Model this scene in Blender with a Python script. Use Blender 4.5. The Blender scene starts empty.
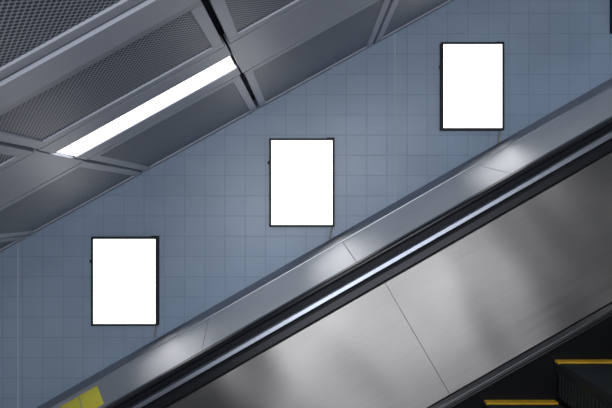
import bpy, bmesh, math
from mathutils import Vector, Matrix
H=4.4
sc=bpy.context.scene
sc.view_settings.view_transform='Standard'
col=sc.collection
# ---------------- materials
def newmat(name):
    m=bpy.data.materials.new(name); m.use_nodes=True
    nt=m.node_tree; b=nt.nodes['Principled BSDF']
    return m,nt,b
def N(nt,t,**k):
    n=nt.nodes.new(t)
    for a,v in k.items(): setattr(n,a,v)
    return n
def simple(name,c,rough=.5,metal=0,noise=.06,nscale=6,bump=0):
    m,nt,b=newmat(name)
    tc=N(nt,'ShaderNodeTexCoord'); no=N(nt,'ShaderNodeTexNoise'); no.inputs['Scale'].default_value=nscale
    no.inputs['Detail'].default_value=4
    nt.links.new(tc.outputs['Object'],no.inputs['Vector'])
    r=N(nt,'ShaderNodeValToRGB')
    r.color_ramp.elements[0].position=.3; r.color_ramp.elements[1].position=.7
    r.color_ramp.elements[0].color=[x*(1-noise) for x in c]+[1]
    r.color_ramp.elements[1].color=[min(1,x*(1+noise)) for x in c]+[1]
    nt.links.new(no.outputs['Fac'],r.inputs['Fac']); nt.links.new(r.outputs['Color'],b.inputs['Base Color'])
    b.inputs['Roughness'].default_value=rough; b.inputs['Metallic'].default_value=metal
    return m
def steel(name,c,r0,r1,aniso=.0,rot=0.0,wave=0.0):
    m,nt,b=newmat(name)
    tc=N(nt,'ShaderNodeTexCoord'); mp=N(nt,'ShaderNodeMapping'); mp.inputs['Scale'].default_value=(1.2,160,160)
    no=N(nt,'ShaderNodeTexNoise'); no.inputs['Scale'].default_value=2.0; no.inputs['Detail'].default_value=3
    nt.links.new(tc.outputs['Object'],mp.inputs['Vector']); nt.links.new(mp.outputs['Vector'],no.inputs['Vector'])
    n2=N(nt,'ShaderNodeTexNoise'); n2.inputs['Scale'].default_value=2.3; n2.inputs['Detail'].default_value=5
    nt.links.new(tc.outputs['Object'],n2.inputs['Vector'])
    mx=N(nt,'ShaderNodeMath',operation='ADD'); nt.links.new(no.outputs['Fac'],mx.inputs[0]); nt.links.new(n2.outputs['Fac'],mx.inputs[1])
    mr=N(nt,'ShaderNodeMapRange'); mr.inputs['From Min'].default_value=.7; mr.inputs['From Max'].default_value=1.3
    mr.inputs['To Min'].default_value=r0; mr.inputs['To Max'].default_value=r1
    nt.links.new(mx.outputs[0],mr.inputs['Value']); nt.links.new(mr.outputs['Result'],b.inputs['Roughness'])
    r=N(nt,'ShaderNodeValToRGB')
    r.color_ramp.elements[0].position=.35; r.color_ramp.elements[1].position=.65
    r.color_ramp.elements[0].color=[x*.9 for x in c]+[1]; r.color_ramp.elements[1].color=list(c)+[1]
    nt.links.new(no.outputs['Fac'],r.inputs['Fac']); nt.links.new(r.outputs['Color'],b.inputs['Base Color'])
    b.inputs['Metallic'].default_value=1
    if aniso:
        b.inputs['Anisotropic'].default_value=aniso
        tg=N(nt,'ShaderNodeTangent',direction_type='RADIAL',axis='X'); nt.links.new(tg.outputs[0],b.inputs['Tangent'])
        b.inputs['Anisotropic Rotation'].default_value=rot
    bp=N(nt,'ShaderNodeBump'); bp.inputs['Strength'].default_value=.05; bp.inputs['Distance'].default_value=.001
    nt.links.new(no.outputs['Fac'],bp.inputs['Height']); nt.links.new(bp.outputs['Normal'],b.inputs['Normal'])
    if wave:  # gentle sheet-metal ripple
        m2=N(nt,'ShaderNodeMapping'); m2.inputs['Scale'].default_value=(1.6,.5,.9)
        n3=N(nt,'ShaderNodeTexNoise'); n3.inputs['Scale'].default_value=1.0; n3.inputs['Detail'].default_value=1
        nt.links.new(tc.outputs['Object'],m2.inputs['Vector']); nt.links.new(m2.outputs['Vector'],n3.inputs['Vector'])
        b2=N(nt,'ShaderNodeBump'); b2.inputs['Strength'].default_value=1; b2.inputs['Distance'].default_value=wave
        nt.links.new(n3.outputs['Fac'],b2.inputs['Height']); nt.links.new(b2.outputs['Normal'],bp.inputs['Normal'])
    return m
def emis(name,c,s):
    m,nt,b=newmat(name); b.inputs['Base Color'].default_value=(.8,.8,.8,1)
    b.inputs['Emission Color'].default_value=(*c,1); b.inputs['Emission Strength'].default_value=s
    return m
def tile_mat(name,c1,c2,mort,size=.15,rough=.35):
    m,nt,b=newmat(name)
    tc=N(nt,'ShaderNodeTexCoord'); sep=N(nt,'ShaderNodeSeparateXYZ'); cb=N(nt,'ShaderNodeCombineXYZ')
    nt.links.new(tc.outputs['Object'],sep.inputs[0]); nt.links.new(sep.outputs['X'],cb.inputs['X']); nt.links.new(sep.outputs['Z'],cb.inputs['Y'])
    br=N(nt,'ShaderNodeTexBrick'); br.offset=0; br.squash=1
    br.inputs['Scale'].default_value=1; br.inputs['Brick Width'].default_value=size; br.inputs['Row Height'].default_value=size
    br.inputs['Mortar Size'].default_value=.003; br.inputs['Mortar Smooth'].default_value=.3
    br.inputs['Color1'].default_value=(*c1,1); br.inputs['Color2'].default_value=(*c2,1); br.inputs['Mortar'].default_value=(*mort,1)
    nt.links.new(cb.outputs[0],br.inputs['Vector'])
    no=N(nt,'ShaderNodeTexNoise'); no.inputs['Scale'].default_value=1.2; no.inputs['Detail'].default_value=5
    nt.links.new(tc.outputs['Object'],no.inputs['Vector'])
    mr=N(nt,'ShaderNodeMapRange'); mr.inputs['To Min'].default_value=.85; mr.inputs['To Max'].default_value=1.12
    mr.inputs['From Min'].default_value=.3; mr.inputs['From Max'].default_value=.7
    nt.links.new(no.outputs['Fac'],mr.inputs['Value'])
    mu=N(nt,'ShaderNodeVectorMath',operation='SCALE'); nt.links.new(br.outputs['Color'],mu.inputs[0]); nt.links.new(mr.outputs['Result'],mu.inputs['Scale'])
    nt.links.new(mu.outputs[0],b.inputs['Base Color']); b.inputs['Roughness'].default_value=rough
    bp=N(nt,'ShaderNodeBump',invert=True); bp.inputs['Strength'].default_value=.3; bp.inputs['Distance'].default_value=.002
    nt.links.new(br.outputs['Fac'],bp.inputs['Height']); nt.links.new(bp.outputs['Normal'],b.inputs['Normal'])
    return m
def perf_mat(name,c,hole,p=.020,r=.28):
    m,nt,b=newmat(name)
    tc=N(nt,'ShaderNodeTexCoord'); sep=N(nt,'ShaderNodeSeparateXYZ'); cb=N(nt,'ShaderNodeCombineXYZ')
    nt.links.new(tc.outputs['Object'],sep.inputs[0]); nt.links.new(sep.outputs['X'],cb.inputs['X']); nt.links.new(sep.outputs['Y'],cb.inputs['Y'])
    outs=[]
    for off in (0,.5):
        s=N(nt,'ShaderNodeVectorMath',operation='SCALE'); s.inputs['Scale'].default_value=1/p
        a=N(nt,'ShaderNodeVectorMath',operation='ADD'); a.inputs[1].default_value=(off,off,0)
        f=N(nt,'ShaderNodeVectorMath',operation='FRACTION')
        d=N(nt,'ShaderNodeVectorMath',operation='SUBTRACT'); d.inputs[1].default_value=(.5,.5,0)
        l=N(nt,'ShaderNodeVectorMath',operation='LENGTH')
        nt.links.new(cb.outputs[0],s.inputs[0]); nt.links.new(s.outputs[0],a.inputs[0]); nt.links.new(a.outputs[0],f.inputs[0])
        nt.links.new(f.outputs[0],d.inputs[0]); nt.links.new(d.outputs[0],l.inputs[0]); outs.append(l.outputs['Value'])
    mn=N(nt,'ShaderNodeMath',operation='MINIMUM'); nt.links.new(outs[0],mn.inputs[0]); nt.links.new(outs[1],mn.inputs[1])
    mr=N(nt,'ShaderNodeMapRange'); mr.inputs['From Min'].default_value=r-.03; mr.inputs['From Max'].default_value=r+.03
    nt.links.new(mn.outputs[0],mr.inputs['Value'])
    mx=N(nt,'ShaderNodeMix',data_type='RGBA'); mx.inputs['A'].default_value=(*hole,1); mx.inputs['B'].default_value=(*c,1)
    nt.links.new(mr.outputs['Result'],mx.inputs['Factor']); nt.links.new(mx.outputs['Result'],b.inputs['Base Color'])
    b.inputs['Roughness'].default_value=.5
    return m
M_tile=tile_mat('blue_tile',(.27,.355,.475),(.29,.375,.495),(.22,.295,.405),.135)
M_tile2=tile_mat('grey_tile',(.50,.51,.53),(.54,.55,.57),(.3,.3,.32),.15,.3)
M_floor=tile_mat('floor_stone',(.45,.45,.45),(.48,.48,.48),(.3,.3,.3),.4)
M_ceil=simple('painted_metal',(.40,.42,.49),.45,noise=.03)
M_perf=perf_mat('perforated_metal',(.33,.355,.42),(.02,.026,.04))
M_void=simple('ceiling_void',(.02,.028,.045),.9)
M_strip=emis('diffuser_glow',(1,1,1),3.2)
M_box=emis('lightbox_glow',(1,1,1),1.9)
M_black=simple('black_metal',(.004,.005,.006),.6)
M_rub=simple('black_rubber',(.010,.011,.014),.28)
M_deck=steel('brushed_steel_deck',(.76,.77,.80),.46,.58,.75,wave=.02)
M_panel=steel('brushed_steel_panel',(.36,.35,.345),.32,.46,.75,wave=.07)
M_trim=steel('polished_steel',(.36,.39,.46),.3,.42)
M_edge=steel('satin_steel',(.55,.57,.62),.35,.5)
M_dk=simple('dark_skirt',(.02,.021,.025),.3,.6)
M_step=simple('step_aluminium_dark',(.035,.042,.045),.4,.4)
M_yel=simple('yellow_paint',(.62,.36,.02),.5,noise=.15,nscale=20)
M_tape=simple('yellow_tape',(1,.88,.03),.4)
M_tape2=simple('yellow_tape_pale',(.9,.82,.3),.45)
M_grout=simple('expansion_joint',(.42,.47,.55),.7)
M_conc=simple('stair_stone',(.4,.4,.4),.7)
M_cable=simple('grey_cable',(.25,.24,.22),.5)
# ---------------- mesh helpers
def obj(name,bm,mats,parent=None,mw=None,bevel=0):
    bmesh.ops.recalc_face_normals(bm,faces=bm.faces)
    me=bpy.data.meshes.new(name); bm.to_mesh(me); bm.free()
    for m in (mats if isinstance(mats,(list,tuple)) else [mats]): me.materials.append(m)
    o=bpy.data.objects.new(name,me); col.objects.link(o)
    if mw is not None: o.matrix_world=mw
    if parent: 
        o.parent=parent
    if bevel:
        b=o.modifiers.new('bevel','BEVEL'); b.width=bevel; b.segments=2; b.limit_method='ANGLE'
    return o
def box(bm,a,b,mi=0):
    x0,y0,z0=a; x1,y1,z1=b
    v=[bm.verts.new(p) for p in [(x0,y0,z0),(x1,y0,z0),(x1,y1,z0),(x0,y1,z0),(x0,y0,z1),(x1,y0,z1),(x1,y1,z1),(x0,y1,z1)]]
    for f in [(0,1,2,3),(4,5,6,7),(0,1,5,4),(1,2,6,5),(2,3,7,6),(3,0,4,7)]:
        fc=bm.faces.new([v[i] for i in f]); fc.material_index=mi
def prism(bm,prof,s0,s1,mi=0):
    """closed profile [(y,t)] extruded along local x"""
    a=[bm.verts.new((s0,y,t)) for y,t in prof]; b=[bm.verts.new((s1,y,t)) for y,t in prof]
    n=len(prof)
    for i in range(n):
        f=bm.faces.new((a[i],a[(i+1)%n],b[(i+1)%n],b[i])); f.material_index=mi
    for q in (a,b): f=bm.faces.new(q); f.material_index=mi
def empty(name,mw=None):
    e=bpy.data.objects.new(name,None); col.objects.link(e); e.empty_display_size=.2
    if mw is not None: e.matrix_world=mw
    return e
def frame(slope):
    return Matrix.Translation((0,0,H))@Matrix.Rotation(-math.atan(slope),4,'Y')
# ---------------- room
DW=3.5; X0,X1=-5.2,6.0
bm=bmesh.new(); box(bm,(X0,DW,0),(X1,DW+.15,11)); wall=obj('wall_back',bm,M_tile)
for i,x in enumerate((-1.92,.593,3.1)):
    bm=bmesh.new(); box(bm,(x-.004,DW-.0015,.0),(x+.004,DW+.001,10)); obj('expansion_joint_%d'%(i+1),bm,M_grout,wall)
bm=bmesh.new(); box(bm,(X0,-1.85,0),(X1,-1.7,11)); obj('wall_front',bm,M_tile2)
bm=bmesh.new(); box(bm,(X0-2,-1.85,-.15),(X1,DW+.15,0)); obj('floor',bm,M_floor)
# ---------------- ceiling (sloped)
SC=.555; FC=frame(SC); ca=math.cos(math.atan(SC)); T=.807*ca
ceil=empty('ceiling',FC)
def sx(x,):
    return x*ca+(.807+SC*x)*math.sin(math.atan(SC))
J=[sx(-1.073+.76*k) for k in range(-5,7)]
rows=[('A',2.56,3.49),('B',1.60,2.09),('C',.93,1.445)]
rows+=[('D',-.0,.45),('E',-1.0,-.08),('F',-1.68,-1.08)]
bm=bmesh.new(); box(bm,(J[0],-1.69,T+.07),(J[-1],3.5,T+.10)); obj('ceiling_void_board',bm,M_void,ceil)
bf=bmesh.new(); bp=bmesh.new()
for nm,y0,y1 in rows:
    for k in range(len(J)-1):
        s0,s1=J[k]+.012,J[k+1]-.012
        m=.045
        box(bf,(s0,y0,T),(s1,y0+m,T+.04)); box(bf,(s0,y1-m,T),(s1,y1,T+.04))
        box(bf,(s0,y0+m,T),(s0+m,y1-m,T+.04)); box(bf,(s1-m,y0+m,T),(s1,y1-m,T+.04))
        box(bp,(s0+m,y0+m,T+.008),(s1-m,y1-m,T+.02))
obj('ceiling_panel_frames',bf,M_ceil,ceil,bevel=.002)
obj('ceiling_perforated_panels',bp,M_perf,ceil)
bm=bmesh.new()
for k in range(len(J)-1):
    s0,s1=J[k]+.004,J[k+1]-.004
    box(bm,(s0,1.455,T-.01),(s1,1.59,T+.03))
    for (a,b) in ((2.10,2.55),(.46,.92)):
        lit=(k-5)%3==0
        if lit:
            box(bm,(s0,a,T+.0),(s1,a+.13,T+.05)); box(bm,(s0,b-.115,T),(s1,b,T+.05))
        else: box(bm,(s0,a,T),(s1,b,T+.05))
obj('ceiling_light_channel',bm,M_ceil,ceil,bevel=.002)
for k in range(len(J)-1):
    if (k-5)%3==0:
        for (a,b) in ((2.23,2.435),(.59,.805)):
            e=empty('fluorescent_ceiling_light',FC)
            bm=bmesh.new(); box(bm,(J[k]+.012,a+.004,T+.004),(J[k+1]-.012,b-.004,T+.02)); obj('diffuser',bm,M_strip,e,bevel=.003)
            bm=bmesh.new()
            box(bm,(J[k]+.006,a,T+.02),(J[k+1]-.006,b,T+.045)); obj('lamp_tray',bm,M_black,e)
# ---------------- light boxes
def lightbox(x0,x1,z0,z1):
    e=empty('wall_lightbox',Matrix.Translation(((x0+x1)/2,3.455,H+(z0+z1)/2)))
    w=(x1-x0)/2; h=(z1-z0)/2; m=.014
    bm=bmesh.new()
    box(bm,(-w,0,-h),(-w+m,.045,h)); box(bm,(w-m,0,-h),(w,.045,h)); box(bm,(-w+m,0,h-m),(w-m,.045,h)); box(bm,(-w+m,0,-h),(w-m,.045,-h+m))
    box(bm,(-w+m,.028,-h+m),(w-m,.042,h-m))
    obj('frame',bm,M_black,e)
    bm=bmesh.new(); box(bm,(-w+m,.003,-h+m),(w-m,.027,h-m)); obj('white_panel',bm,M_box,e)
    bm=bmesh.new()
    for zz in (h-.17,):
        box(bm,(-w-.010,.0,zz),(-w-.001,.02,zz+.02))
    box(bm,(w-.05,.01,h),(w+.0,.04,h+.006))
    obj('hinge_clips',bm,M_black,e)
    bm=bmesh.new(); prism(bm,[(.03+.006*math.cos(a),0+.006*math.sin(a)) for a in [i*math.pi/4 for i in range(8)]],0,.09)
    bmesh.ops.transform(bm,matrix=Matrix.Translation((w-.015,0,-h))@Matrix.Rotation(math.radians(100),4,'Y'),verts=bm.verts)
    obj('power_cable',bm,M_cable,e)
P=[(-1.415,-.977,-.803,-.217),(-.242,.188,-.151,.433),(.891,1.306,.487,1.066),(2.024,2.44,1.135,1.71)]
for p in P: lightbox(*p)
# ---------------- escalator
SE=.573; FE=frame(SE); cb=math.cos(math.atan(SE))
esc=empty('escalator',FE)
S0,S1=-5.6,6.6
def pr(pts): return [(y,n*cb) for y,n in pts]
def segs(joint,step,g):
    k0=math.floor((S0-joint)/step); r=[]
    s=joint+k0*step
    while s<S1:
        a,b=max(s+g,S0),min(s+step-g,S1)
        if b>a: r.append((a,b))
        s+=step
    return r
bm=bmesh.new()
for a,b in segs(.084,1.0,.0015):
    prism(bm,pr([(3.41,-.378),(2.93,-.492),(2.93,-.53),(3.41,-.42)]),a,b)
obj('outer_deck',bm,M_deck,esc,bevel=.001)
bm=bmesh.new(); prism(bm,pr([(3.498,-.327),(3.47,-.327),(3.42,-.372),(3.42,-.40),(3.498,-.40)]),S0,S1); obj('wall_trim',bm,M_edge,esc,bevel=.003)
bm=bmesh.new(); prism(bm,pr([(3.45,-.43),(2.90,-.54),(2.75,-.66),(2.75,-1.5),(3.45,-1.5)]),S0,S1); obj('balustrade_core',bm,M_dk,esc)
bm=bmesh.new(); prism(bm,pr([(2.925,-.488),(2.90,-.480),(2.885,-.490),(2.885,-.54),(2.925,-.54)]),S0,S1)
prism(bm,pr([(2.80,-.540),(2.782,-.538),(2.768,-.548),(2.762,-.575),(2.80,-.580)]),S0,S1)
obj('handrail_guide_trim',bm,M_trim,esc,bevel=.003)
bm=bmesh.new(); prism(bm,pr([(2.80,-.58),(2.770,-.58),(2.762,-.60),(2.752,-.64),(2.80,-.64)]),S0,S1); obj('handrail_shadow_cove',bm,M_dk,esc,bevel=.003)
prof=[]
cy,cn=2.835,-.492
for i in range(20):
    a=i*2*math.pi/20
    ex=lambda v:math.copysign(abs(v)**.6,v)
    prof.append((cy+.042*ex(math.cos(a)),cn+.02*ex(math.sin(a))))
bm=bmesh.new(); prism(bm,pr(prof),S0,S1); o=obj('handrail',bm,M_rub,esc)
for f in o.data.polygons: f.use_smooth=len(f.vertices)==4
bm=bmesh.new(); prism(bm,pr([(2.86,-.51),(2.81,-.51),(2.81,-.60),(2.86,-.60)]),S0,S1); obj('handrail_guide_rail',bm,M_dk,esc)
bm=bmesh.new()
for a,b in segs(.153,2.0,.0008):
    prism(bm,pr([(2.738,-.648),(2.665,-1.385),(2.70,-1.385),(2.77,-.648)]),a,b)
obj('balustrade_panel',bm,M_panel,esc,bevel=.0006)
bm=bmesh.new(); prism(bm,pr([(2.665,-1.392),(2.64,-1.41),(2.64,-1.43),(2.70,-1.43),(2.70,-1.392)]),S0,S1)
obj('inner_deck_trim',bm,steel('dull_steel',(.22,.22,.23),.3,.45),esc,bevel=.003)
bm=bmesh.new(); prism(bm,pr([(2.62,-1.43),(2.62,-1.85),(2.69,-1.85),(2.69,-1.43)]),S0,S1)
prism(bm,pr([(1.595,-1.43),(1.595,-1.85),(1.50,-1.85),(1.50,-1.43)]),S0,S1)
obj('skirt',bm,M_dk,esc)
bm=bmesh.new(); prism(bm,pr([(1.62,-1.40),(1.62,-1.43),(1.46,-1.43),(1.46,-1.40)]),S0,S1)
prism(bm,pr([(2.68,-1.8),(2.68,-2.3),(1.5,-2.3),(1.5,-1.8)]),S0,S1)
obj('truss_cladding',bm,M_panel,esc)
bs=bmesh.new(); by=bmesh.new()
for k in range(-16,15):
    x=.886+.35*k; z=-.975+.35*SE*k; r=.35*SE
    if x<-4.9 or x>5.4: continue
    box(bs,(x+.004,1.60,z-.03),(x+.35,2.612,z-.008))
    y=1.665
    while y<2.55:
        box(bs,(x,y,z-.01),(x+.35,y+.006,z)); y+=.0125
    pts=[]
    for i in range(5):
        t=i/4; pts.append((x+.004+.03*math.sin(t*math.pi*.5),z-.03-(r-.03)*t))
    vs=[[bs.verts.new((px,yy,pz)) for px,pz in pts] for yy in (1.60,2.612)]
    for i in range(4): bs.faces.new((vs[0][i],vs[0][i+1],vs[1][i+1],vs[1][i]))
    y=1.62
    while y<2.6:
        box(bs,(x+.012,y,z-r+.02),(x+.028,y+.012,z-.03)); y+=.03
    box(by,(x,2.572,z-.01),(x+.35,2.61,z+.0015)); box(by,(x,1.602,z-.01),(x+.35,1.655,z+.0015))
R=Matrix.Rotation(math.atan(SE),4,'Y')
for b_ in (bs,by): bmesh.ops.transform(b_,matrix=R,verts=b_.verts)
obj('steps',bs,M_step,esc); obj('step_edge_lines',by,M_yel,esc)
# yellow tape on deck
tape=empty('yellow_floor_tape',FE)
def onDeck(y,l=.0015): return (-.378+(3.41-y)/(3.41-2.93)*(-.492+.378))*cb+l
s0=-1.33*cb+(onDeck(3.34)/cb+SE*-1.33)*math.sin(math.atan(SE))
bm=bmesh.new()
SH=.165   # the strips are cut at an angle across the deck
for (xa,xb,mi) in ((s0-.13,s0,0),(s0-.27,s0-.136,0),(s0-.6,s0-.276,1)):
    v=[]
    for x,y in ((xa,3.34),(xb,3.34),(xb+SH,2.99),(xa+SH,2.99)): v.append(bm.verts.new((x,y,onDeck(y,.002))))
    f=bm.faces.new(v); f.material_index=mi
o=obj('tape',bm,[M_tape,M_tape2],tape)
sm=o.modifiers.new('s','SOLIDIFY'); sm.thickness=.0015
# ---------------- staircase beside the escalator
bm=bmesh.new()
r,t=.17,.17/SE
n=0; x=-4.6; z=0
while x<5.6:
    z+=r; box(bm,(x,-1.68,max(0,z-.5)),(x+t,1.44,z)); x+=t
obj('staircase',bm,M_conc,bevel=.004)
# ---------------- light
def area(name,loc,mat,sx_,sy_,e,c=(1,1,1)):
    l=bpy.data.lights.new(name,'AREA'); l.shape='RECTANGLE'; l.size=sx_; l.size_y=sy_; l.energy=e; l.color=c
    o=bpy.data.objects.new(name,l); o.matrix_world=Matrix.Translation(loc)@mat; col.objects.link(o); return o
th=-math.atan(SC)
RY=Matrix.Rotation(th,4,'Y')
area('overhead_fill_light',(.2,-.3,H+.72),RY,4,.3,22,(.92,.95,1))  # unseen fill added below the ceiling to lift the ambient, no fixture modelled
area('rear_fill_light',(.1,-1.55,H+.35),RY@Matrix.Rotation(math.radians(90),4,'X'),3.0,.5,72,(.95,.97,1))  # fill added behind the camera to brighten the tiled wall, not a real lamp
w=bpy.data.worlds.new('w'); sc.world=w; w.use_nodes=True
w.node_tree.nodes['Background'].inputs['Color'].default_value=(.7,.8,1,1); w.node_tree.nodes['Background'].inputs['Strength'].default_value=.4
cam=bpy.data.cameras.new('camera'); cam.sensor_width=36; cam.lens=525/612*36; cam.clip_start=.02
co=bpy.data.objects.new('camera',cam); co.location=(0,0,H); co.rotation_euler=(math.pi/2,0,0); col.objects.link(co); sc.camera=co
